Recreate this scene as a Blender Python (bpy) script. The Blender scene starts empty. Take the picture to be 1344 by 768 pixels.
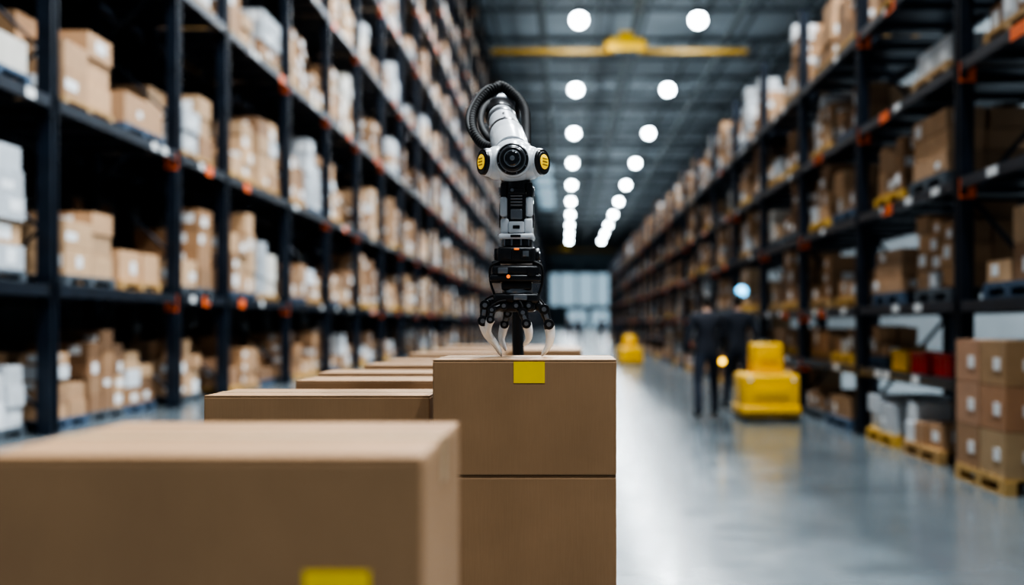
import bpy, bmesh, math, random
import numpy as np
from mathutils import Vector, Matrix
R = random.Random(11)
scene = bpy.context.scene
try:
    scene.view_settings.look = 'AgX - High Contrast'
except Exception as ex: print(ex)

# ------------------------------------------------------------------ materials
def new_mat(name):
    m = bpy.data.materials.new(name); m.use_nodes = True
    nt = m.node_tree; b = nt.nodes['Principled BSDF']
    return m, nt, b
def simple(name, col, rough=.5, metal=0., noise=0.08, scale=30., emis=None, estr=0., coat=0., bump=0.):
    m, nt, b = new_mat(name)
    tc = nt.nodes.new('ShaderNodeTexCoord'); n = nt.nodes.new('ShaderNodeTexNoise')
    n.inputs['Scale'].default_value = scale; n.inputs['Detail'].default_value = 4
    nt.links.new(tc.outputs['Object'], n.inputs['Vector'])
    r = nt.nodes.new('ShaderNodeValToRGB')
    r.color_ramp.elements[0].position = .3; r.color_ramp.elements[1].position = .7
    r.color_ramp.elements[0].color = (*[c*(1-noise) for c in col], 1)
    r.color_ramp.elements[1].color = (*[min(1, c*(1+noise)) for c in col], 1)
    nt.links.new(n.outputs['Fac'], r.inputs['Fac']); nt.links.new(r.outputs['Color'], b.inputs['Base Color'])
    b.inputs['Roughness'].default_value = rough; b.inputs['Metallic'].default_value = metal
    b.inputs['Coat Weight'].default_value = coat
    if emis:
        b.inputs['Emission Color'].default_value = (*emis, 1); b.inputs['Emission Strength'].default_value = estr
    if bump:
        bp = nt.nodes.new('ShaderNodeBump'); bp.inputs['Strength'].default_value = bump; bp.inputs['Distance'].default_value = .002
        nt.links.new(n.outputs['Fac'], bp.inputs['Height']); nt.links.new(bp.outputs['Normal'], b.inputs['Normal'])
    return m
def tinted(name, rough=.75):
    m, nt, b = new_mat(name)
    a = nt.nodes.new('ShaderNodeAttribute'); a.attribute_name = 'tint'
    tc = nt.nodes.new('ShaderNodeTexCoord'); n = nt.nodes.new('ShaderNodeTexNoise')
    n.inputs['Scale'].default_value = 6; n.inputs['Detail'].default_value = 5
    nt.links.new(tc.outputs['Object'], n.inputs['Vector'])
    mr = nt.nodes.new('ShaderNodeMapRange'); mr.inputs['To Min'].default_value = .8; mr.inputs['To Max'].default_value = 1.15
    nt.links.new(n.outputs['Fac'], mr.inputs['Value'])
    mx = nt.nodes.new('ShaderNodeVectorMath'); mx.operation = 'SCALE'
    nt.links.new(a.outputs['Color'], mx.inputs[0]); nt.links.new(mr.outputs['Result'], mx.inputs['Scale'])
    nt.links.new(mx.outputs['Vector'], b.inputs['Base Color']); b.inputs['Roughness'].default_value = rough
    return m
def cardboard(name, col):
    m, nt, b = new_mat(name)
    tc = nt.nodes.new('ShaderNodeTexCoord')
    n = nt.nodes.new('ShaderNodeTexNoise'); n.inputs['Scale'].default_value = 5; n.inputs['Detail'].default_value = 8
    mp = nt.nodes.new('ShaderNodeMapping'); mp.inputs['Scale'].default_value = (300, 300, 12)
    n2 = nt.nodes.new('ShaderNodeTexNoise'); n2.inputs['Scale'].default_value = 1; n2.inputs['Detail'].default_value = 3
    nt.links.new(tc.outputs['Object'], n.inputs['Vector']); nt.links.new(tc.outputs['Object'], mp.inputs['Vector'])
    nt.links.new(mp.outputs['Vector'], n2.inputs['Vector'])
    ad = nt.nodes.new('ShaderNodeMath'); ad.operation = 'ADD'
    nt.links.new(n.outputs['Fac'], ad.inputs[0])
    ml = nt.nodes.new('ShaderNodeMath'); ml.operation = 'MULTIPLY'; ml.inputs[1].default_value = .4
    nt.links.new(n2.outputs['Fac'], ml.inputs[0]); nt.links.new(ml.outputs[0], ad.inputs[1])
    r = nt.nodes.new('ShaderNodeValToRGB'); r.color_ramp.elements[0].position = .4; r.color_ramp.elements[1].position = 1.
    r.color_ramp.elements[0].color = (*[c*.88 for c in col], 1); r.color_ramp.elements[1].color = (*[c*1.12 for c in col], 1)
    nt.links.new(ad.outputs[0], r.inputs['Fac']); nt.links.new(r.outputs['Color'], b.inputs['Base Color'])
    b.inputs['Roughness'].default_value = .6; b.inputs['Specular IOR Level'].default_value = .4
    bp = nt.nodes.new('ShaderNodeBump'); bp.inputs['Strength'].default_value = .12; bp.inputs['Distance'].default_value = .001
    nt.links.new(n2.outputs['Fac'], bp.inputs['Height']); nt.links.new(bp.outputs['Normal'], b.inputs['Normal'])
    return m

M_card = cardboard('cardboard_kraft', (.32, .185, .095))
M_tape = simple('packing_tape', (.40, .28, .17), .3)
M_ysticker = simple('yellow_sticker', (.92, .62, .01), .5, noise=.03)
M_wlabel = simple('white_label', (.75, .76, .76), .5, noise=.03)
M_stock = tinted('stock_goods')
M_rack = simple('rack_steel_dark', (.014, .022, .036), .36, .3, noise=.3, scale=3)
M_orange = simple('orange_tag', (.85, .15, .02), .5)
M_wood = simple('pallet_wood', (.42, .27, .12), .8, noise=.25, scale=14)
M_rwhite = simple('robot_white_paint', (.62, .64, .67), .26, noise=.02, coat=.3)
M_rgrey = simple('robot_grey_metal', (.25, .26, .28), .3, .8, noise=.05)
M_black = simple('robot_black_plastic', (.010, .010, .012), .30, noise=.2)
M_rubber = simple('black_rubber', (.006, .006, .007), .7, noise=.2)
M_lens = simple('black_glass', (.004, .004, .006), .08, coat=1)
M_chrome = simple('claw_steel', (.88, .89, .90), .3, .2, noise=.03)
M_yel = simple('yellow_paint', (.85, .48, .005), .4, noise=.05)
M_yglow = simple('yellow_indicator', (.9, .6, .02), .4, emis=(1, .6, .02), estr=.5)
M_oglow = simple('orange_led', (.9, .2, .01), .4, emis=(1, .2, .01), estr=.8)
M_lamp = simple('lamp_glow', (1, 1, 1), .5, emis=(.80, .93, 1), estr=40)
M_blue = simple('blue_beacon_glow', (.3, .6, 1), .4, emis=(.12, .60, 1), estr=4)
M_amber = simple('amber_lamp_glow', (1, .7, .1), .4, emis=(1, .6, .05), estr=6)
M_ceil = simple('ceiling_metal', (.55, .61, .65), .6, noise=.3, scale=.12)
M_beam = simple('steel_truss_paint', (.05, .06, .07), .5, .2)
M_truss = simple('roof_steel', (.13, .155, .17), .5, .2)
M_wall = simple('wall_panel', (.20, .23, .25), .7, noise=.1, scale=.3)
M_skin = simple('skin', (.5, .3, .21), .5)
M_hair = simple('hair_dark', (.012, .010, .009), .6)
M_jacket = simple('jacket_dark', (.008, .011, .020), .8, noise=.3)
M_jacket2 = simple('jacket_navy', (.014, .020, .034), .8, noise=.3)
M_trouser = simple('trousers_dark', (.008, .014, .028), .85, noise=.3)
M_shoe = simple('shoe_black', (.01, .01, .01), .4)
M_red = simple('red_plastic', (.5, .02, .02), .4)

# concrete floor
M_floor, nt, b = new_mat('polished_concrete')
tc = nt.nodes.new('ShaderNodeTexCoord')
n = nt.nodes.new('ShaderNodeTexNoise'); n.inputs['Scale'].default_value = .6; n.inputs['Detail'].default_value = 8
n2 = nt.nodes.new('ShaderNodeTexNoise'); n2.inputs['Scale'].default_value = 3; n2.inputs['Detail'].default_value = 6
br = nt.nodes.new('ShaderNodeTexBrick'); br.offset = 0; br.inputs['Scale'].default_value = 1
br.inputs['Brick Width'].default_value = 4; br.inputs['Row Height'].default_value = 4
br.inputs['Mortar Size'].default_value = .012; br.inputs['Mortar Smooth'].default_value = .3
br.inputs['Color1'].default_value = br.inputs['Color2'].default_value = (1, 1, 1, 1); br.inputs['Mortar'].default_value = (.5, .5, .5, 1)
for q in (n, n2, br): nt.links.new(tc.outputs['Object'], q.inputs['Vector'])
r = nt.nodes.new('ShaderNodeValToRGB'); r.color_ramp.elements[0].position = .25; r.color_ramp.elements[1].position = .78
r.color_ramp.elements[0].color = (.080, .100, .113, 1); r.color_ramp.elements[1].color = (.145, .172, .188, 1)
nt.links.new(n.outputs['Fac'], r.inputs['Fac'])
mx = nt.nodes.new('ShaderNodeMix'); mx.data_type = 'RGBA'; mx.blend_type = 'MULTIPLY'; mx.inputs['Factor'].default_value = 1
nt.links.new(r.outputs['Color'], mx.inputs['A']); nt.links.new(br.outputs['Color'], mx.inputs['B'])
nt.links.new(mx.outputs['Result'], b.inputs['Base Color'])
mr = nt.nodes.new('ShaderNodeMapRange'); mr.inputs['To Min'].default_value = .12; mr.inputs['To Max'].default_value = .28
nt.links.new(n2.outputs['Fac'], mr.inputs['Value']); nt.links.new(mr.outputs['Result'], b.inputs['Roughness'])
b.inputs['Specular IOR Level'].default_value = .8

# ------------------------------------------------------------------ mesh builder
class MB:
    def __init__(s): s.v=[]; s.f=[]; s.m=[]; s.c=[]
    def add(s, vs, fs, mat=0, col=(1,1,1)):
        o=len(s.v); s.v.extend([tuple(p) for p in vs])
        for f in fs: s.f.append([i+o for i in f]); s.m.append(mat); s.c.append(col)
    def box(s, x0,x1,y0,y1,z0,z1, mat=0, col=(1,1,1)):
        s.add([(x0,y0,z0),(x1,y0,z0),(x1,y1,z0),(x0,y1,z0),(x0,y0,z1),(x1,y0,z1),(x1,y1,z1),(x0,y1,z1)],
              [(0,3,2,1),(4,5,6,7),(0,1,5,4),(1,2,6,5),(2,3,7,6),(3,0,4,7)], mat, col)
    def rbox(s, c, size, r=.01, seg=3, mat=0, rot=None, taper=1.0):
        bm=bmesh.new(); bmesh.ops.create_cube(bm,size=1)
        for v in bm.verts:
            k = taper if v.co.z>0 else 1
            v.co=Vector((v.co.x*size[0]*k, v.co.y*size[1]*k, v.co.z*size[2]))
        bmesh.ops.bevel(bm,geom=bm.edges[:],offset=r,segments=seg,affect='EDGES',profile=.5)
        vs=[]
        for v in bm.verts:
            p=v.co.copy()
            if rot is not None: p=rot@p
            vs.append(p+Vector(c))
        bm.verts.index_update()
        s.add(vs,[[v.index for v in f.verts] for f in bm.faces],mat); bm.free()
    def lathe(s, p0, p1, prof, n=32, mat=0, cap=True):
        p0=Vector(p0); p1=Vector(p1); d=p1-p0; a=d.normalized()
        u=a.orthogonal().normalized(); w=a.cross(u)
        vs=[];fs=[]
        for t,r in prof:
            for i in range(n):
                th=2*math.pi*i/n; vs.append(p0+d*t+(u*math.cos(th)+w*math.sin(th))*max(r,1e-5))
        for k in range(len(prof)-1):
            for i in range(n):
                j=(i+1)%n; fs.append((k*n+i,k*n+j,(k+1)*n+j,(k+1)*n+i))
        if cap:
            fs.append(tuple(range(n-1,-1,-1))); fs.append(tuple((len(prof)-1)*n+i for i in range(n)))
        s.add(vs,fs,mat)
    def cyl(s,p0,p1,r0,r1=None,n=24,mat=0,bev=.0):
        if r1 is None: r1=r0
        L=(Vector(p1)-Vector(p0)).length
        if bev>0:
            k=bev/L; s.lathe(p0,p1,[(0,r0-bev),(k*.3,r0-bev*.3),(k,r0),(1-k,r1),(1-k*.3,r1-bev*.3),(1,r1-bev)],n,mat)
        else: s.lathe(p0,p1,[(0,r0),(1,r1)],n,mat)
    def sph(s,c,r,mat=0,n=20,m=12,rot=None,keep=None):
        if not hasattr(r,'__len__'): r=(r,r,r)
        vs=[];fs=[]
        for k in range(m+1):
            ph=math.pi*k/m
            for i in range(n):
                th=2*math.pi*i/n
                p=Vector((r[0]*math.sin(ph)*math.cos(th),r[1]*math.sin(ph)*math.sin(th),r[2]*math.cos(ph)))
                vs.append(p+Vector(c))
        for k in range(m):
            for i in range(n):
                j=(i+1)%n; f=(k*n+i,(k+1)*n+i,(k+1)*n+j,k*n+j)
                if keep:
                    cc=sum((vs[q]-Vector(c) for q in f),Vector())/4
                    if not keep(cc): continue
                fs.append(f)
        s.add(vs,fs,mat)
    def tube(s,pts,rad,n=10,mat=0,ribs=0,sub=10):
        P=[Vector(p) for p in pts]; out=[]
        for i in range(len(P)-1):
            a=P[max(i-1,0)];b_=P[i];c=P[i+1];d=P[min(i+2,len(P)-1)]
            for k in range(sub):
                t=k/sub
                out.append(.5*((2*b_)+(c-a)*t+(2*a-5*b_+4*c-d)*t*t+(3*b_-a-3*c+d)*t**3))
        out.append(P[-1]); N=len(out); vs=[];fs=[]
        prev=None
        for i,p in enumerate(out):
            tg=(out[min(i+1,N-1)]-out[max(i-1,0)]).normalized()
            u=tg.orthogonal().normalized() if prev is None else (prev-tg*prev.dot(tg)).normalized()
            prev=u; w=tg.cross(u)
            t=i/(N-1)
            r=rad(t) if callable(rad) else rad
            if ribs and i%2: r*=1-ribs
            for k in range(n):
                th=2*math.pi*k/n; vs.append(p+(u*math.cos(th)+w*math.sin(th))*r)
        for i in range(N-1):
            for k in range(n):
                j=(k+1)%n; fs.append((i*n+k,i*n+j,(i+1)*n+j,(i+1)*n+k))
        fs.append(tuple(range(n-1,-1,-1))); fs.append(tuple((N-1)*n+i for i in range(n)))
        s.add(vs,fs,mat)
    def build(s,name,mats,smooth=False,parent=None,tint=False,loc=None):
        me=bpy.data.meshes.new(name)
        off=Vector(loc) if loc is not None else None
        vv=s.v if off is None else [tuple(Vector(p)-off) for p in s.v]
        me.from_pydata(vv,[],s.f)
        for m in mats: me.materials.append(m)
        me.polygons.foreach_set('material_index',s.m)
        if tint:
            ca=me.color_attributes.new('tint','FLOAT_COLOR','CORNER')
            lens=[len(f) for f in s.f]
            arr=np.repeat(np.array([(*c,1) for c in s.c],dtype=np.float32),lens,axis=0)
            ca.data.foreach_set('color',arr.ravel())
        me.update()
        if smooth:
            me.polygons.foreach_set('use_smooth',[True]*len(s.f)); me.set_sharp_from_angle(angle=math.radians(38))
        ob=bpy.data.objects.new(name,me); scene.collection.objects.link(ob)
        if off is not None: ob.location=off
        if parent: ob.parent=parent
        return ob
def empty(name,loc=(0,0,0)):
    e=bpy.data.objects.new(name,None); e.location=loc; e.empty_display_size=.2; scene.collection.objects.link(e); return e

# ------------------------------------------------------------------ room
XL,XR,YB,YF,HC=-10.5,21.,-6.,420.,27.5
m=MB(); m.box(XL,XR,YB,YF,-.2,0); m.build('floor',[M_floor])
m=MB(); m.box(XL,XR,YB,YF,HC,HC+.3); m.build('ceiling',[M_ceil])
m=MB(); m.box(XL-.3,XL,YB,YF,-.2,HC+.3); m.build('wall_left',[M_wall])
m=MB(); m.box(XR,XR+.3,YB,YF,-.2,HC+.3); m.build('wall_right',[M_wall])
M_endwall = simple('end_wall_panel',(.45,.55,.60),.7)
m=MB(); m.box(XL-.3,XR+.3,YF,YF+.3,-.2,HC+.3); m.build('wall_back',[M_endwall])
M_day = simple('daylight_glazing',(.8,.9,1),.4,emis=(.58,.83,1),estr=.6)
k=0
for (a,b_,z0,z1) in [(-9,-3,9,22.5),(-2,4.5,9,22.5),(5.5,12,9,22.5),(13,19.5,9,22.5),(1,9,0,7),(11,19,0,7)]:
    k+=1; m=MB(); e_=YF-.02; m.box(a,b_,YF-.12,e_,z0,z1,0)
    m.box(a-.2,a,YF-.2,e_,z0,z1+.2,1); m.box(b_,b_+.2,YF-.2,e_,z0,z1+.2,1); m.box(a-.2,b_+.2,YF-.2,e_,z1,z1+.25,1)
    m.box((a+b_)/2-.1,(a+b_)/2+.1,YF-.2,YF-.1,z0,z1,1)
    m.build('window_%d'%k if z0>1 else 'door_%d'%(k-4),[M_day,M_truss])
m=MB(); m.box(-5.4,-1.8,160,225,HC-.12,HC-.01,0)
for y in range(160,226,13): m.box(-5.5,-1.7,y-.1,y+.1,HC-.2,HC-.01,1)
m.build('window_5',[M_day,M_truss])
# roof structure
m=MB()
y=20.
while y<415:
    m.box(XL,XR,y-.14,y+.14,25.2,25.45); m.box(XL,XR,y-.18,y+.18,26.9,27.2)
    x=XL
    while x<XR-1.5 and y<140:
        for (xa,za,xb,zb) in ((x,25.3,x+1.5,27.),(x+1.5,27.,x+3,25.3)):
            m.cyl((xa,y,za),(xb,y,zb),.06,n=5)
        x+=3
    y+=14.
for x in (-9,-5.5,-2,2.6,6.2,10.8,14.5,18): m.box(x-.1,x+.1,0,YF,24.9,25.2)
m.build('roof_truss',[M_truss])
m=MB(); m.cyl((5.2,30,23.6),(5.2,YF-1,23.6),.30,n=14); m.cyl((-1.6,30,23.9),(-1.6,YF-1,23.9),.16,n=10); m.cyl((12.6,30,23.6),(12.6,YF-1,23.6),.22,n=10)
for y in range(40,410,24):
    for x in (5.2,-1.6,12.6): m.box(x-.03,x+.03,y-.03,y+.03,23.8,25.2)
m.build('ventilation_duct',[simple('duct_galvanised',(.16,.19,.2),.5,.4)],smooth=True)

# overhead cranes
M_cyel = simple('crane_yellow',(.42,.24,.006),.5,noise=.1,scale=2)
M_hyel = simple('hoist_yellow',(.82,.47,.006),.5,noise=.1,scale=2)
def crane(y,xa,xb,hx):
    e=empty('overhead_crane',(0,y,21.3))
    m=MB(); m.box(xa,xb,-.15,.15,-.11,.11,0); m.box(xa,xb,-.22,.22,.11,.16,0); m.box(xa,xb,-.22,.22,-.16,-.11,0)
    m.box(xa-.1,xa+.3,-1.2,1.2,-.4,.4,1); m.box(xb-.3,xb+.4,-1.2,1.2,-.4,.4,1); m.build('girder',[M_cyel,M_beam],parent=e)
    m=MB(); m.rbox((hx,-.5,.3),(2.5,1.0,.95),.1,2); m.rbox((hx,-.5,.98),(1.0,.9,.6),.12,2); m.rbox((hx,-.9,-.35),(1.7,.5,.3),.06,2,1)
    m.cyl((hx-1.2,-.5,.3),(hx-1.5,-.5,.3),.3,n=16,mat=0); m.cyl((hx+1.2,-.5,.3),(hx+1.5,-.5,.3),.3,n=16,mat=0)
    m.cyl((hx,-.5,-.4),(hx,-.5,-.8),.05,n=8,mat=1)
    m.build('hoist',[M_hyel,M_beam],parent=e,smooth=True)
crane(73,-5.7,13.6,4.4); crane(270,-5.7,14,0)

# high-bay lamps
LH=22.4
def lamp(x,y,area):
    e=empty('high_bay_lamp',(x,y,LH))
    m=MB(); m.lathe((0,0,0),(0,0,.7),[(0,.46),(.3,.42),(.6,.3),(.75,.22),(1,.2)],20,0); m.cyl((0,0,.7),(0,0,2.6),.03,n=6,mat=0)
    m.sph((0,0,0),(.52,.52,.48),1,24,14)
    m.build('shade',[M_beam,M_lamp],smooth=True,parent=e)
    if area:
        l=bpy.data.lights.new('bulb','AREA'); l.shape='DISK'; l.size=.9; l.energy=area; l.color=(.92,.97,1)
        o=bpy.data.objects.new('bulb',l); o.location=(0,0,-.5); scene.collection.objects.link(o); o.parent=e
for i in range(14):
    y=-13+20.5*i if i else -4.5
    for x in (.95,9.2): lamp(x,y,2200 if i==0 else (4600 if y<60 else 1700))

# ------------------------------------------------------------------ racks & stock
KR=[(.38,.22,.115),(.45,.275,.155),(.30,.17,.088),(.48,.31,.18),(.36,.215,.12),(.25,.14,.075)]
WH=[(.62,.65,.68),(.50,.53,.56),(.56,.53,.48),(.40,.43,.46)]
def pallet(m,x0,x1,y0,y1,z,detail,col):
    if not detail:
        m.box(x0,x1,y0,y1,z+.10,z+.14,0,col); m.box(x0,x1,y0,y0+.1,z,z+.1,0,col)
        m.box(x0,x1,y1-.1,y1,z,z+.1,0,col); return
    n=6; w=(y1-y0)
    for i in range(n):
        a=y0+w*(i/n)+.01; m.box(x0,x1,a,a+w/n-.03,z+.115,z+.14,0,col)
    for xx in (x0,(x0+x1)/2-.05,x1-.1):
        m.box(xx,xx+.1,y0,y1,z+.09,z+.115,0,col); m.box(xx,xx+.1,y0,y1,z,z+.02,0,col)
        for yy in (y0,(y0+y1)/2-.06,y1-.12): m.box(xx,xx+.1,yy,yy+.12,z+.02,z+.09,0,col)
def stock(m,side,xf,depth,y0,y1,z,hmax,S,detail,inset=0.):
    pw=1.25*S; n=max(1,int((y1-y0)/(pw+.05))); gap=(y1-y0-n*pw)/(n+1)
    for i in range(n):
        if R.random()<.04: continue
        a=y0+gap+i*(pw+gap); b_=a+pw
        off=R.uniform(.0,.08)+inset
        xa=xf+side*off; xb=xf+side*(off+min(depth-.15,1.05*S))
        pc=R.choice([(.46,.28,.11),(.40,.25,.11),(.55,.33,.10),(.60,.36,.06),(.06,.10,.16),(.08,.10,.12)])
        pallet(m,min(xa,xb),max(xa,xb),a,b_,z,detail,pc)
        zz=z+.14
        nb=R.choice([1,2,2,2,3,3]); ws=[R.uniform(.75,1.25) for _ in range(nb)]; sw=sum(ws); ws=[q/sw*(pw-.04) for q in ws]
        nd=2; bd=abs(xb-xa)/nd
        hh0=R.uniform(.42,.9)*hmax if S>=1 else R.uniform(.55,1.)*hmax
        hh0=min(hh0,1.55*S)
        base=R.choice(WH) if R.random()<.17 else R.choice(KR)
        ycur=a+.02
        for q in range(nb):
            bh=R.uniform(.20,.42)*S
            hc_=hh0*(1 if R.random()<.5 else R.uniform(.4,.95))
            ncol=max(1,int(hc_/bh))
            if R.random()<.3: base=R.choice(WH) if R.random()<.25 else R.choice(KR)
            for d in range(nd):
                hh=max(1,ncol-(1 if R.random()<.25 else 0))
                for t in range(hh):
                    c=base if R.random()<.75 else R.choice(KR+WH[:2])
                    g=R.uniform(.78,1.2); c=tuple(v*g for v in c)
                    j=R.uniform(.002,.03); jx=R.uniform(0,.06)
                    ya=ycur+j; yb=ycur+ws[q]-.006
                    x1=xa+side*(d*bd+jx); x2=xa+side*((d+1)*bd-.005)
                    xm,xM=min(x1,x2),max(x1,x2); z0=zz+t*bh; z1=z0+bh-.006
                    m.box(xm,xM,ya,yb,z0,z1,0,c)
                    if detail and d==0:
                        fx=xa+side*jx
                        if R.random()<.5:
                            lw=R.uniform(.12,.28)*S; lh=R.uniform(.08,.2)*S; lh=min(lh,bh*.6); ly=R.uniform(ya+.02,max(ya+.03,yb-lw-.02)); lz=z0+bh*R.uniform(.15,.35)
                            m.box(min(fx,fx-side*.004),max(fx,fx-side*.004),ly,min(ly+lw,yb),lz,lz+lh,0,(.72,.75,.77))
                        if R.random()<.5:
                            lw=min(R.uniform(.14,.26)*S,(xM-xm)*.6); lx=R.uniform(xm+.03,xM-lw-.03); lz=z0+bh*.3
                            m.box(lx,lx+lw,ya-.004,ya,lz,lz+min(bh*.5,.14*S),0,(.72,.75,.77))
                        yc=(ya+yb)/2
                        m.box(min(fx,fx-side*.002),max(fx,fx-side*.002),yc-.025,yc+.025,z1-.07,z1,0,tuple(v*1.25 for v in c))
            ycur+=ws[q]
def rack(name,side,xf,depth,ys,levels,top,uw,bh,skip=(),tags=True):
    m=MB(); x_in=xf; x_out=xf+side*depth
    for y in ys:
        for x in (x_in,x_out-side*uw):
            xa,xb=sorted((x,x+side*uw)); 
            m.box(xa,xb,y-uw/2,y-uw*.3,0,top,0); m.box(xa,xb,y+uw*.3,y+uw/2,0,top,0)
            m.box(xa+(0 if side>0 else uw*.25)+ (uw*.25 if side>0 else 0),xa+(uw if side>0 else uw*.75),y-uw*.3,y+uw*.3,0,top,0)
            m.box(xa-.03,xb+.03,y-uw*.7,y+uw*.7,0,.02,0)
        z=.3;fl=0
        while z<top-1.2 and y<90:
            a,b_=(x_in+side*uw,x_out-side*uw)
            if fl: a,b_=b_,a
            m.cyl((a,y,z),(b_,y,z+1.1),.025,n=5); z+=1.1; fl^=1
    for i in range(len(ys)-1):
        y0,y1=ys[i]+uw/2,ys[i+1]-uw/2
        for li,z in enumerate(levels):
            if (i,li) in skip: continue
            for x in (x_in,x_out-side*.06):
                xa,xb=sorted((x,x+side*.06)); m.box(xa,xb,y0,y1,z-bh,z,0)
                m.box(xa,xb+0,y0-uw*.3,y0+.02,z-bh*1.6,z+bh*.3,0); m.box(xa,xb,y1-.02,y1+uw*.3,z-bh*1.6,z+bh*.3,0)
            xa,xb=sorted((x_in+side*.06,x_out-side*.06)); 
            m.box(xa,xb,y0,y1,z-.03,z-.004,0)
            if ys[i]<60:
                for q in range(4):
                    yy=y0+(y1-y0)*(q+.5)/4; m.box(xa,xb,yy-.04,yy+.04,z-.08,z-.03,0)
    if tags:
        for i,y in enumerate(ys):
            if y>110: break
            for li,z in enumerate(levels):
                if R.random()<(.5 if li<3 else .3):
                    xa,xb=sorted((x_in-side*uw*.05,x_in+side*uw*1.1)); m.box(xa,xb,y-uw/2-.012,y-uw/2-.002,z-bh*1.9,z-bh*.1,1)
        for i in range(len(ys)-1):
            if ys[i]>80: break
            for li,z in enumerate(levels[:6]):
                if (i,li) in skip: continue
                for q in range(4):
                    if R.random()<.5:
                        o=R.random()<.35
                        yy=R.uniform(ys[i]+.3,ys[i+1]-.6); xa,xb=sorted((x_in-side*.006,x_in)); m.box(xa,xb,yy,yy+(.3 if o else .2),z-bh*(1.2 if o else .85),z-bh*.1,1 if o else 2)
    return m.build(name,[M_rack,M_orange,M_wlabel])
ysL=[4.2,8.2,12.1,16.0,18.3,22.4,26.2,30.,34.,38.]
while ysL[-1]<405: ysL.append(ysL[-1]+4.2)
LvL=[1.83,4.10,6.80,9.45,12.1,14.7,17.3,19.9,22.5]
rack('pallet_rack',-1,-6.2,1.5,ysL,LvL,25.0,.18,.15)
rack('pallet_rack',-1,-8.0,1.5,[y for y in ysL if y<90],LvL,25.0,.18,.15,tags=False)
m=MB()
for i in range(len(ysL)-1):
    y0,y1=ysL[i]+.15,ysL[i+1]-.15
    det=y0<60
    for li,z in enumerate([0]+LvL):
        if li==0 and y0<100 and R.random()<.15: continue
        S=1.1 if li else .85
        nxt=([0]+LvL+[24.7])[li+1]
        stock(m,-1,-6.25,1.4,y0,y1,z,(nxt-z-.35) if li else 1.2,S,det,0 if li else .15)
        if y0<60: 
            if R.random()<.9: stock(m,-1,-8.05,1.4,y0,y1,z,nxt-z-.35,S,False)
m.build('stacked_carton_stock',[M_stock],tint=True)
ysR=[3.0,6.0,9.05,12.15,15.15]
while ysR[-1]<80: ysR.append(ysR[-1]+3.02)
LvR=[.83,1.56,2.67,3.72,4.88]
sk={(0,0),(1,0)}
rack('pallet_rack',1,3.56,1.2,ysR,LvR,6.1,.13,.10,skip=sk)
m=MB()
for i in range(len(ysR)-1):
    y0,y1=ysR[i]+.1,ysR[i+1]-.1; det=y0<50
    for li,z in enumerate([0]+LvR):
        if (i,li-1) in sk: continue
        nxt=([0]+LvR+[6.6])[li+1]
        if li==0 and i<2: 
            continue
        yy0=11.45 if (i==2 and li==1) else y0
        stock(m,1,3.60 if li else 3.50,1.1,yy0 if y1-yy0>1 else y1-.62,y1,z,nxt-z-.12,.78 if y1-yy0>1 else .48,det)
for (y0,y1,xx) in ((7.75,8.75,3.42),(6.4,7.4,3.5),(5.1,6.1,3.55)):
    pallet(m,xx,xx+1.0,y0,y1,0,True,(.5,.32,.12))
    for q in range(2):
        for d in range(2):
            for t in range(3):
                c=tuple(v*R.uniform(.9,1.05) for v in KR[R.choice([0,1,4])])
                m.box(xx+d*.5+.01,xx+(d+1)*.5-.01,y0+q*.5+.01,y0+(q+1)*.5-.01,.14+t*.36,.14+(t+1)*.36-.006,0,c)
                m.box(xx+.004,xx+.01,y0+q*.5+.1,y0+q*.5+.22,.26+t*.36,.36+t*.36,0,(.72,.74,.75)) if d==0 else None
                m.box(xx+d*.5+.15,xx+d*.5+.28,y0+.004,y0+.01,.26+t*.36,.35+t*.36,0,(.72,.74,.75)) if q==0 else None
m.build('stacked_carton_stock',[M_stock],tint=True)
for (mat,yy,xx,nm) in ((M_red,10.25,3.64,'storage_crate'),(M_yel,10.85,3.64,'storage_crate'),(M_red,9.6,3.64,'storage_crate')):
    m=MB(); w=.42; 
    m.rbox((xx+.18,yy,.83+.1),(.36,w,.2),.02,2); m.rbox((xx+.18,yy,.83+.21),(.4,w+.04,.03),.01,2); 
    for q in range(4): m.box(xx-.015,xx+.37,yy-.18+q*.12-.01,yy-.18+q*.12+.01,.845,1.03)
    m.build(nm,[mat])

# ------------------------------------------------------------------ foreground cartons
def carton(name,x0,x1,y0,y1,z0,z1,sticker=None,tape=True):
    m=MB(); cx,cy,cz=(x0+x1)/2,(y0+y1)/2,(z0+z1)/2
    t=.005
    m.rbox((cx,cy,(z0+z1-t)/2),(x1-x0,y1-y0,z1-z0-t),.004,2,0)
    m.rbox((cx,(y0+cy)/2-.0005,z1-t/2),(x1-x0-.001,cy-y0-.003,t),.002,2,0)
    m.rbox((cx,(y1+cy)/2+.0005,z1-t/2),(x1-x0-.001,y1-cy-.003,t),.002,2,0)
    if tape:
        m.box(x0+.001,x1-.001,cy-.025,cy+.025,z1,z1+.0008,1)
        m.box(x1,x1+.0008,cy-.025,cy+.025,z1-.06,z1+.0008,1); m.box(x0-.0008,x0,cy-.025,cy+.025,z1-.06,z1+.0008,1)
    if sticker:
        a,b_,c,d=sticker; m.box(a,b_,y0-.0012,y0-.0002,c,d,2)
    return m.build(name,[M_card,M_tape,M_ysticker,M_wlabel],loc=(cx,cy,cz))
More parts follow.
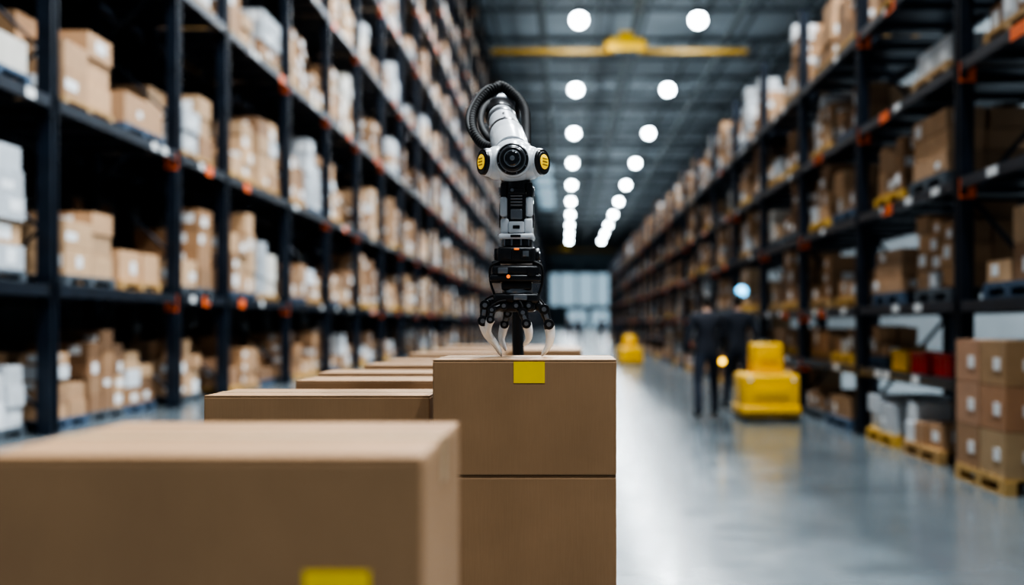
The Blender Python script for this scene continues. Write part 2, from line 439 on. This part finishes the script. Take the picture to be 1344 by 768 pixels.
def wood_pallet(x0,x1,y0,y1):
    m=MB(); 
    n=5; w=x1-x0
    for i in range(n):
        a=x0+w*i/n+.008; m.box(a,a+w/n-.016,y0,y1,.118,.140)
    for yy in (y0,(y0+y1)/2-.05,y1-.1):
        m.box(x0,x1,yy,yy+.1,.096,.118); m.box(x0,x1,yy,yy+.1,0.0,.02)
        for xx in (x0,(x0+x1)/2-.05,x1-.1): m.box(xx,xx+.1,yy+.002,yy+.098,.02,.096)
    m.build('wooden_pallet',[M_wood],loc=((x0+x1)/2,(y0+y1)/2,0))
wood_pallet(-.37,.15,2.68,3.08)
carton('cardboard_box',-.360,.139,2.70,3.06,.938,1.253,sticker=(-.140,-.056,1.189,1.247))
carton('cardboard_box',-.358,.139,2.702,3.06,.540,.937)
carton('cardboard_box',-.360,.137,2.70,3.06,.141,.539)
wood_pallet(-.70,-.155,1.14,1.58)
carton('cardboard_box',-.689,-.166,1.16,1.56,.847,1.196,sticker=(-.305,-.228,1.00,1.062))
carton('cardboard_box',-.687,-.168,1.162,1.56,.495,.846)
carton('cardboard_box',-.689,-.166,1.16,1.558,.141,.494)
row=[(2.90,3.19,-1.058,1.142),(3.58,3.86,-.975,1.146),(4.2,4.5,-1.05,1.143),(4.85,5.15,-.985,1.15),(5.5,5.85,-1.0,1.147),(6.3,6.65,-1.0,1.16),(7.2,7.6,-.98,1.16),(8.2,8.6,-1.0,1.165)]
for (a,b_,xl,zt) in row:
    wood_pallet(xl-.01,-.385,a-.01,b_+.01)
    hh=(zt-.141)/3
    for t in range(3): carton('cardboard_box',xl+.002*t,-.395,a+.001*t,b_,.141+t*hh,.141+(t+1)*hh-.001)
for (a,b_,xl,xr,zt) in [(6.0,6.5,-.33,.10,1.195),(7.2,7.7,-.34,.08,1.18)]:
    wood_pallet(xl-.01,xr+.01,a-.01,b_+.01)
    hh=(zt-.141)/3
    for t in range(3): carton('cardboard_box',xl,xr,a,b_,.141+t*hh,.141+(t+1)*hh-.001)

# ------------------------------------------------------------------ robot arm
rob=empty('robotic_arm',(-.165,3.45,0))
MATS=[M_rwhite,M_black,M_rgrey,M_yglow,M_oglow,M_lens,M_chrome,M_rubber]
W,B,G,Y,O,L,C,RB=range(8)
OFF=Vector((-.165,3.45,0))
def rpart(m,name): 
    m.v=[tuple(Vector(p)-OFF) for p in m.v]; return m.build(name,MATS,smooth=True,parent=rob)
m=MB(); m.rbox((-.165,3.45,.015),(.36,.36,.03),.006,2,G); m.cyl((-.165,3.45,.03),(-.165,3.45,.85),.10,.085,32,W,.006)
m.cyl((-.165,3.45,.85),(-.165,3.45,.93),.075,None,32,B,.004)
for i in range(4):
    a=math.pi/4+i*math.pi/2; m.cyl((-.165+.2*math.cos(a),3.45+.2*math.sin(a),.03),(-.165+.2*math.cos(a),3.45+.2*math.sin(a),.042),.012,None,6,B)
rpart(m,'pedestal')
m=MB(); m.cyl((-.235,3.45,1.0),(-.095,3.45,1.0),.07,None,32,W,.012); m.cyl((-.245,3.45,1.0),(-.235,3.45,1.0),.05,None,32,B); m.cyl((-.095,3.45,1.0),(-.085,3.45,1.0),.05,None,32,B)
m.sph((-.165,3.45,.97),.07,W); rpart(m,'shoulder_joint')
E=Vector((-.228,3.36,2.085))
m=MB(); m.tube([(-.160,3.45,1.03),(-.162,3.45,1.15),(-.165,3.44,1.40),(-.166,3.43,1.62),(-.182,3.41,1.85),(-.205,3.38,2.02),E],lambda t:.020+.018*min(1,max(0,(t-.38)*4)),24,B,sub=6)
rpart(m,'lower_arm')
m=MB(); m.cyl(E+Vector((-.062,0,0)),E+Vector((.062,0,0)),.055,None,36,G,.012); m.cyl(E+Vector((-.075,0,0)),E+Vector((-.062,0,0)),.044,None,32,B,.003); m.cyl(E+Vector((.062,0,0)),E+Vector((.075,0,0)),.044,None,32,B,.003)
rpart(m,'elbow_joint')
H=Vector((-.152,2.90,1.818))
A0=H+Vector((-.005,.03,.035))
m=MB(); m.lathe(A0,E,[(0,.052),(.15,.056),(.33,.054),(.34,.050),(.66,.045),(.80,.043),(.86,.043),(.861,.043),(1,.042)],36,W)
def ring(t0,t1,r,mt): m.lathe(A0.lerp(E,t0),A0.lerp(E,t1),[(0,r-.002),(.08,r),(.92,r),(1,r-.002)],40,mt)
ring(.33,.37,.0545,B); ring(.60,.655,.0485,G); ring(.72,.86,.0505,B); ring(.87,.90,.047,G)
for k in range(2):
    p=A0.lerp(E,.42+.1*k)+Vector((0,-.035,.032)); m.cyl(p,p+Vector((0,-.006,.005)),.004,None,8,B)
rpart(m,'upper_arm')
m=MB()
m.sph(H,(.076,.060,.055),W,48,28)
m.sph(H+Vector((-.046,0,0)),(.046,.052,.049),W,36,22); m.sph(H+Vector((.046,0,0)),(.046,.052,.049),W,36,22)
m.sph(H+Vector((0,.02,.03)),(.058,.05,.045),W,36,20)
f=H+Vector((.002,-.048,.0))
m.lathe(f,f+Vector((0,-.022,0)),[(0,.0505),(.5,.0505),(.8,.049),(1,.0465)],48,W)
m.lathe(f+Vector((0,-.018,0)),f+Vector((0,-.028,0)),[(0,.0455),(.6,.0455),(1,.043)],48,B)
m.lathe(f+Vector((0,-.027,0)),f+Vector((0,-.0305,0)),[(0,.0385),(.5,.0385),(1,.037)],48,G)
m.lathe(f+Vector((0,-.029,0)),f+Vector((0,-.037,0)),[(0,.0355),(.6,.0345),(1,.031)],48,B)
m.lathe(f+Vector((0,-.036,0)),f+Vector((0,-.0385,0)),[(0,.024),(.5,.024),(1,.0225)],40,G)
m.lathe(f+Vector((0,-.038,0)),f+Vector((0,-.042,0)),[(0,.0215),(1,.018)],40,L)
m.lathe(f+Vector((0,-.0415,0)),f+Vector((0,-.043,0)),[(0,.0075),(1,.006)],24,G)
for i in range(8):
    a=i*math.pi/4+.3; p=f+Vector((.0415*math.cos(a),-.027,.0415*math.sin(a))); m.cyl(p,p+Vector((0,-.003,0)),.0022,None,10,G)
for sx in (-1,1):
    d=Vector((sx*.86,-.51,0)).normalized(); p=H+Vector((sx*.058,-.004,.000))
    m.lathe(p,p+d*.030,[(0,.041),(.55,.041),(.85,.040),(1,.038)],40,W)
    m.lathe(p+d*.022,p+d*.036,[(0,.0385),(.6,.0385),(1,.036)],40,B)
    m.lathe(p+d*.035,p+d*.0385,[(0,.030),(.5,.030),(1,.028)],36,B)
    m.lathe(p+d*.038,p+d*.0405,[(0,.0215),(.6,.0215),(1,.020)],36,Y)
    for k in (-1,0,1): 
        q=p+d*.041+Vector((0,0,k*.009)); u=Vector((0,0,1)).cross(d); m.cyl(q-u*.012,q+u*.012,.0016,None,6,B)
rpart(m,'wrist_head')
cx,cy=-.142,2.93
m=MB()
m.cyl((cx,cy,1.785),(cx,cy,1.735),.040,None,32,B,.004)
for sx in (-1,1):
    m.rbox((cx+sx*.037,cy-.01,1.737),(.018,.05,.05),.005,3,B); m.cyl((cx+sx*.046,cy-.012,1.737),(cx+sx*.052,cy-.012,1.737),.013,None,20,G,.002)
m.rbox((cx,cy-.03,1.735),(.05,.03,.02),.005,3,B); m.cyl((cx-.012,cy-.047,1.737),(cx-.012,cy-.052,1.737),.005,None,12,G)
for sx in (-1,1):
    m.rbox((cx+sx*.037,cy,1.690),(.022,.084,.058),.007,3,W); m.rbox((cx+sx*.034,cy,1.634),(.026,.088,.044),.007,3,W)
    m.rbox((cx+sx*.0485,cy-.01,1.665),(.004,.04,.07),.0015,2,B)
m.rbox((cx,cy-.002,1.672),(.054,.076,.125),.006,3,B); m.rbox((cx,cy-.038,1.668),(.034,.014,.030),.004,3,G)
m.rbox((cx,cy-.041,1.630),(.046,.014,.034),.005,3,W); m.rbox((cx,cy-.0485,1.630),(.02,.003,.010),.001,2,B)
for k in range(4): m.cyl((cx-.017,cy-.042,1.694+.009*k),(cx+.017,cy-.042,1.694+.009*k),.0028,None,8,G)
m.rbox((cx,cy,1.604),(.102,.098,.016),.006,3,W); m.rbox((cx-.002,cy-.048,1.604),(.03,.006,.008),.002,2,B)
m.cyl((cx,cy,1.598),(cx,cy,1.575),.043,None,32,B,.003); 
for k in range(10):
    a=k*math.pi/5; m.cyl((cx+.043*math.cos(a),cy+.043*math.sin(a),1.577),(cx+.043*math.cos(a),cy+.043*math.sin(a),1.596),.003,None,8,G)
m.rbox((cx,cy,1.550),(.112,.10,.048),.010,3,B); m.rbox((cx+.028,cy-.05,1.552),(.030,.012,.028),.003,2,B); m.rbox((cx+.028,cy-.057,1.552),(.018,.004,.016),.001,2,G)
m.rbox((cx-.03,cy-.05,1.552),(.034,.012,.034),.003,2,B)
m.rbox((cx+.001,cy-.051,1.566),(.014,.008,.005),.001,2,O)
for sx in (-1,1): m.cyl((cx+sx*.066,cy,1.552),(cx+sx*.052,cy,1.552),.020,None,24,B,.002); m.cyl((cx+sx*.068,cy,1.552),(cx+sx*.066,cy,1.552),.010,None,16,G)
rpart(m,'wrist_link')
m=MB()
m.rbox((cx-.002,cy,1.505),(.138,.11,.030),.010,3,B); m.rbox((cx-.002,cy,1.482),(.150,.115,.022),.008,3,B)
m.rbox((cx-.038,cy-.056,1.503),(.030,.01,.018),.003,2,G); m.rbox((cx+.045,cy-.056,1.500),(.026,.01,.026),.003,2,B)
m.cyl((cx-.022,cy-.050,1.486),(cx-.022,cy-.064,1.486),.0075,None,20,B); m.cyl((cx-.022,cy-.062,1.486),(cx-.022,cy-.0655,1.486),.0055,None,16,O)
for sx in (-1,1): 
    m.cyl((cx+sx*.060,cy-.03,1.532),(cx+sx*.060,cy-.03,1.468),.013,None,20,B,.002); m.cyl((cx+sx*.060,cy-.03,1.534),(cx+sx*.060,cy-.03,1.531),.009,None,16,G)
    m.tube([(cx+sx*.05,cy-.045,1.53),(cx+sx*.074,cy-.05,1.515),(cx+sx*.075,cy-.04,1.47),(cx+sx*.062,cy-.03,1.43)],.0035,8,RB,sub=8)
m.rbox((cx,cy,1.460),(.088,.085,.026),.008,3,B); m.cyl((cx,cy,1.452),(cx,cy,1.438),.045,None,28,G,.002)
m.rbox((cx,cy,1.424),(.134,.10,.030),.010,3,B); m.rbox((cx,cy,1.400),(.112,.09,.030),.01,3,B)
m.rbox((cx+.012,cy-.052,1.425),(.04,.01,.014),.003,2,G)
for k in (-1,0,1): m.cyl((cx+k*.036,cy-.042,1.402),(cx+k*.036,cy-.054,1.402),.012,None,18,B,.002); m.cyl((cx+k*.036,cy-.054,1.402),(cx+k*.036,cy-.056,1.402),.006,None,12,G)
rpart(m,'gripper_palm')
def finger(pts,tip,s=1.,nm='finger'):
    m=MB(); P=[Vector((cx,cy,0))+Vector(p) for p in pts]
    for i in range(len(P)-1):
        d=(P[i+1]-P[i]); r=.0165*s*(1-.10*i)
        m.lathe(P[i],P[i+1],[(0,r*.8),(.12,r),(.4,r*.95),(.6,r*.8),(.85,r*.9),(1,r*.8)],14,B)
        a=Vector((0,1,0)) if abs(d.normalized().y)<.8 else Vector((1,0,0))
        q=P[i+1]; m.cyl(q-a*.018*s,q+a*.018*s,.0155*s,None,20,B,.002); m.cyl(q-a*.0195*s,q-a*.018*s,.007*s,None,12,G)
        n_=Vector((0,-1,0)); mid=P[i].lerp(P[i+1],.45)+n_*(r*.95)
        ang=math.atan2(d.x,-d.z); m.rbox(mid,(.012*s,.005*s,.020*s),.0015,2,G if i else B,rot=Matrix.Rotation(-ang,3,'Y'))
        if i==0: m.tube([P[0]+Vector((0,-.02,.012)),P[0].lerp(P[1],.5)+Vector((0,-.018,.022*s)),P[1]+Vector((0,-.012,.016*s))],.003,8,RB,sub=6)
    T=[P[-1]]+[Vector((cx,cy,0))+Vector(p) for p in tip]
    m.tube(T,lambda t:.0135*s*(1-t)**.6+.003,16,C,sub=6); m.sph(T[-1],.0034,C,8,6)
    m.lathe(T[0],T[0].lerp(T[1],.45),[(0,.0165*s),(.8,.0155*s),(1,.0140*s)],16,B)
    return rpart(m,nm)
z=1.2545
finger([(-.045,-.01,1.414),(-.092,-.015,1.404),(-.098,-.018,1.358)],[(-.086,-.016,1.320),(-.062,-.012,1.288),(-.046,-.008,z+.003)],1.0,'finger_1')
finger([(.045,-.01,1.414),(.080,-.012,1.392),(.094,-.012,1.348)],[(.098,-.012,1.315),(.092,-.01,1.285),(.074,-.006,z+.003)],1.0,'finger_2')
finger([(-.02,.03,1.405),(-.030,.050,1.380),(-.040,.055,1.348)],[(-.047,.052,1.32),(-.048,.048,1.30),(-.036,.04,1.272)],.85,'finger_3')
finger([(.006,-.03,1.402),(.020,-.055,1.382),(.030,-.058,1.350)],[(.036,-.056,1.328),(.035,-.05,1.306),(.022,-.04,1.288)],.9,'finger_4')
finger([(-.03,-.035,1.405),(-.070,-.05,1.390),(-.074,-.052,1.362)],[(-.080,-.050,1.345),(-.080,-.046,1.325),(-.070,-.04,1.306)],.75,'thumb')
m=MB()
def hose(pts,r): m.tube(pts,r,12,RB,ribs=.2,sub=14)
hose([(-.205,2.99,1.875),(-.255,3.06,1.905),(-.292,3.14,1.965),(-.298,3.22,2.035),(-.272,3.28,2.10),(-.225,3.32,2.14),(-.19,3.38,2.11)],.015)
hose([(-.190,2.99,1.885),(-.238,3.07,1.925),(-.266,3.14,1.98),(-.268,3.22,2.04),(-.245,3.30,2.09),(-.21,3.36,2.12)],.011)
hose([(-.118,2.98,1.88),(-.121,3.06,1.93),(-.124,3.14,1.985),(-.132,3.22,2.045),(-.165,3.29,2.105),(-.22,3.34,2.15),(-.26,3.38,2.12)],.0155)
hose([(-.225,3.0,1.87),(-.272,3.08,1.91),(-.308,3.15,1.98),(-.306,3.22,2.05),(-.268,3.29,2.125),(-.215,3.34,2.155)],.008)
for p in ((-.205,2.985,1.87),(-.118,2.975,1.875)): m.sph(p,.018,B,14,10)
rpart(m,'cable_hose')

# ------------------------------------------------------------------ people
def person(loc,yaw=0,sc=1.,step=.12,lamp_hand=False,arm=.0,jack=M_jacket):
    root=empty('person',loc)
    V=[];Ed=[];Rd=[]
    def add(p,r,par=None):
        V.append(p);Rd.append(r if hasattr(r,'__len__') else (r,r))
        if par is not None: Ed.append((par,len(V)-1))
        return len(V)-1
    pel=add((0,0,.95),(.150,.115)); 
    waist=add((0,.005,1.10),(.148,.11),pel); ch=add((0,0,1.27),(.175,.125),waist); uc=add((0,-.01,1.39),(.165,.11),ch)
    nk=add((0,0,1.475),(.066,.066),uc); add((0,.015,1.55),(.054,.056),nk)
    hands=[]
    for s in (-1,1):
        sh=add((s*.178,-.01,1.415),.076,uc); ue=add((s*.235,-.02,1.27),.062,sh); el=add((s*.272,-.035+arm*.02,1.13),.054,ue)
        fa=add((s*.275,.02+arm*s*.03,1.02),.048,el); wr=add((s*.260,.075+arm*s*.05,.90),.034,fa)
        hands.append((Vector((s*.260,.075+arm*s*.05,.90)),s))
        hp=add((s*.092,0,.88),.100,pel); th=add((s*.115,s*step*.3+.01,.70),.088,hp)
        kn=add((s*.13,s*step*.6+.03,.50),.068,th); cf=add((s*.138,s*step*.9-.01,.33),.065,kn)
        an=add((s*.145,s*step*1.1-.03,.10),.054,cf); to=add((s*.16,s*step*1.1+.11,.045),.038,an)
    me=bpy.data.meshes.new('body_src'); me.from_pydata(V,Ed,[]); ob=bpy.data.objects.new('body_src',me); scene.collection.objects.link(ob)
    md=ob.modifiers.new('Skin','SKIN'); md.use_smooth_shade=True
    if not me.skin_vertices: 
        bpy.context.view_layer.objects.active=ob; bpy.ops.mesh.customdata_skin_add()
    for i,sv in enumerate(me.skin_vertices[0].data): sv.radius=Rd[i]; sv.use_root=(i==0)
    ss=ob.modifiers.new('Sub','SUBSURF'); ss.levels=2; ss.render_levels=2
    bpy.context.view_layer.update()
    dg=bpy.context.evaluated_depsgraph_get(); bme=bpy.data.meshes.new_from_object(ob.evaluated_get(dg)); bme.name='body'
    bpy.data.objects.remove(ob)
    bme.materials.clear()
    for q in (jack,M_trouser,M_skin,M_shoe): bme.materials.append(q)
    for v in bme.vertices: v.co.z=max(v.co.z,0.0)
    for p in bme.polygons:
        c=p.center; p.use_smooth=True
        if c.z>1.50: p.material_index=2
        elif c.z<.085: p.material_index=3
        elif c.z<.90 and abs(c.x)<.2: p.material_index=1
        else: p.material_index=0
    bo=bpy.data.objects.new('body',bme); scene.collection.objects.link(bo); bo.parent=root
    m=MB(); hc=Vector((0,.025,1.64))
    m.sph(hc,(.074,.092,.112),0,28,20); m.sph(hc+Vector((0,.02,-.055)),(.055,.065,.058),0,20,14)
    m.lathe(hc+Vector((0,.085,.02)),hc+Vector((0,.10,-.03)),[(0,.006),(.6,.012),(1,.014)],10,0); m.sph(hc+Vector((0,.100,-.028)),(.014,.014,.011),0,10,8)
    for s in (-1,1):
        m.sph(hc+Vector((s*.030,.080,.008)),.011,2,10,8); m.sph(hc+Vector((s*.030,.0875,.008)),.006,1,8,6)
        m.sph(hc+Vector((s*.076,-.005,-.01)),(.010,.02,.032),0,12,8)
        m.rbox(hc+Vector((s*.030,.088,.030)),(.03,.008,.006),.002,1,1)
    m.rbox(hc+Vector((0,.088,-.062)),(.042,.012,.010),.004,2,3)
    m.sph(hc+Vector((0,-.006,.012)),(.082,.100,.112),1,28,20,keep=lambda c:(c.z>.045) or (c.y<.0 and c.z>-.075) or (c.y<.03 and c.z>.01))
    m.build('head',[M_skin,M_hair,M_wlabel,M_red],smooth=True,parent=root)
    for hpos,s in hands:
        m=MB(); m.rbox(hpos+Vector((0,.012,-.045)),(.030,.078,.095),.012,3,0)
        m.cyl(hpos+Vector((0,-.0,.03)),hpos+Vector((0,.008,-.01)),.028,.026,14,0)
        for k,(dy,L_) in enumerate(((.042,.070),(.022,.080),(.0,.075),(-.020,.058))):
            p=hpos+Vector((0,dy,-.088)); m.tube([p,p+Vector((-s*.006,.004,-L_*.45)),p+Vector((-s*.022,.006,-L_*.75)),p+Vector((-s*.038,.004,-L_*.95))],lambda t:.0092*(1-.3*t),8,0,sub=4)
        p=hpos+Vector((0,.045,-.025)); m.tube([p,p+Vector((-s*.010,.026,-.022)),p+Vector((-s*.018,.034,-.05))],lambda t:.011*(1-.25*t),8,0,sub=4)
        m.build('hand',[M_skin],smooth=True,parent=root)
        if lamp_hand and s>0:
            q=hpos+Vector((-.03,.02,-.10))
            m=MB(); m.cyl(q+Vector((0,.05,0)),q+Vector((0,-.06,0)),.022,None,16,0,.003); m.cyl(q+Vector((0,-.06,0)),q+Vector((0,-.10,0)),.03,.045,20,0); m.cyl(q+Vector((0,-.10,0)),q+Vector((0,-.105,0)),.04,None,20,1)
            m.build('torch',[M_yel,M_amber],smooth=True,parent=root)
    root.rotation_euler=(0,0,yaw); root.scale=(sc,)*3
    return root
person((2.00,14.1,0),.05,1.02,.14,True,1.)
person((2.70,15.6,0),.12,1.04,-.12,False,-1.,M_jacket2)
person((1.9,52,0),-.1,1,.1); person((.75,56,0),.4,1,-.1); person((2.9,54,0),0,1,.1); person((.25,64,0),2.8,1,.1)

# ------------------------------------------------------------------ yellow machines
def machine(loc,s=1.,yaw=0):
    e=empty('electric_tow_tractor',loc)
    m=MB()
    m.rbox((0,0,.38),(.82,.9,.60),.05,4,0); m.rbox((0,0,.14),(.85,.96,.16),.03,3,0)
    m.rbox((.0,.05,.88),(.46,.5,.50),.04,4,0,taper=.95); m.rbox((.0,-.20,.92),(.26,.02,.16),.008,2,0)
    m.rbox((0,-.455,.42),(.5,.02,.18),.008,2,0); m.box(-.42,.42,-.49,-.475,.10,.13,1)
    for sx in (-1,1):
        for yy in (-.30,.30): m.cyl((sx*.30,yy,.09),(sx*.415,yy,.09),.09,None,20,1,.01)
        m.cyl((sx*.32,-.445,.60),(sx*.32,-.46,.60),.03,None,16,2)
    m.cyl((.0,.3,1.05),(.0,.40,1.15),.02,None,10,1); m.cyl((-.16,.40,1.15),(.16,.40,1.15),.018,None,10,1)
    m.build('chassis',[M_yel,M_beam,M_wlabel],smooth=True,parent=e); e.scale=(s,)*3; e.rotation_euler=(0,0,yaw)
machine((2.86,14.2,0),.95); machine((2.12,33,0),.85,.2)
m=MB(); m.box(.04,.33,-.02,.02,-.02,.02,0); m.cyl((0,0,-.03),(0,0,.03),.06,.06,16,0); m.sph((0,-.0,.08),(.10,.10,.10),1,20,12)
m.build('beacon_lamp',[M_beam,M_blue],smooth=True).location=(3.22,18.17,1.86)
w=bpy.data.worlds.new('world'); scene.world=w; w.use_nodes=True
bg=w.node_tree.nodes['Background']; bg.inputs['Color'].default_value=(.70,.85,1,1); bg.inputs['Strength'].default_value=.17
cam=bpy.data.cameras.new('camera'); co=bpy.data.objects.new('camera',cam); scene.collection.objects.link(co)
co.location=(0,0,1.35); co.rotation_euler=(math.radians(90),0,0)
cam.lens=35; cam.sensor_width=36; cam.shift_x=-70/1344; cam.shift_y=41/1344; cam.clip_end=1000; cam.clip_start=.05
cam.dof.use_dof=True; cam.dof.focus_distance=2.8; cam.dof.aperture_fstop=1.15; cam.dof.aperture_blades=0
scene.camera=co
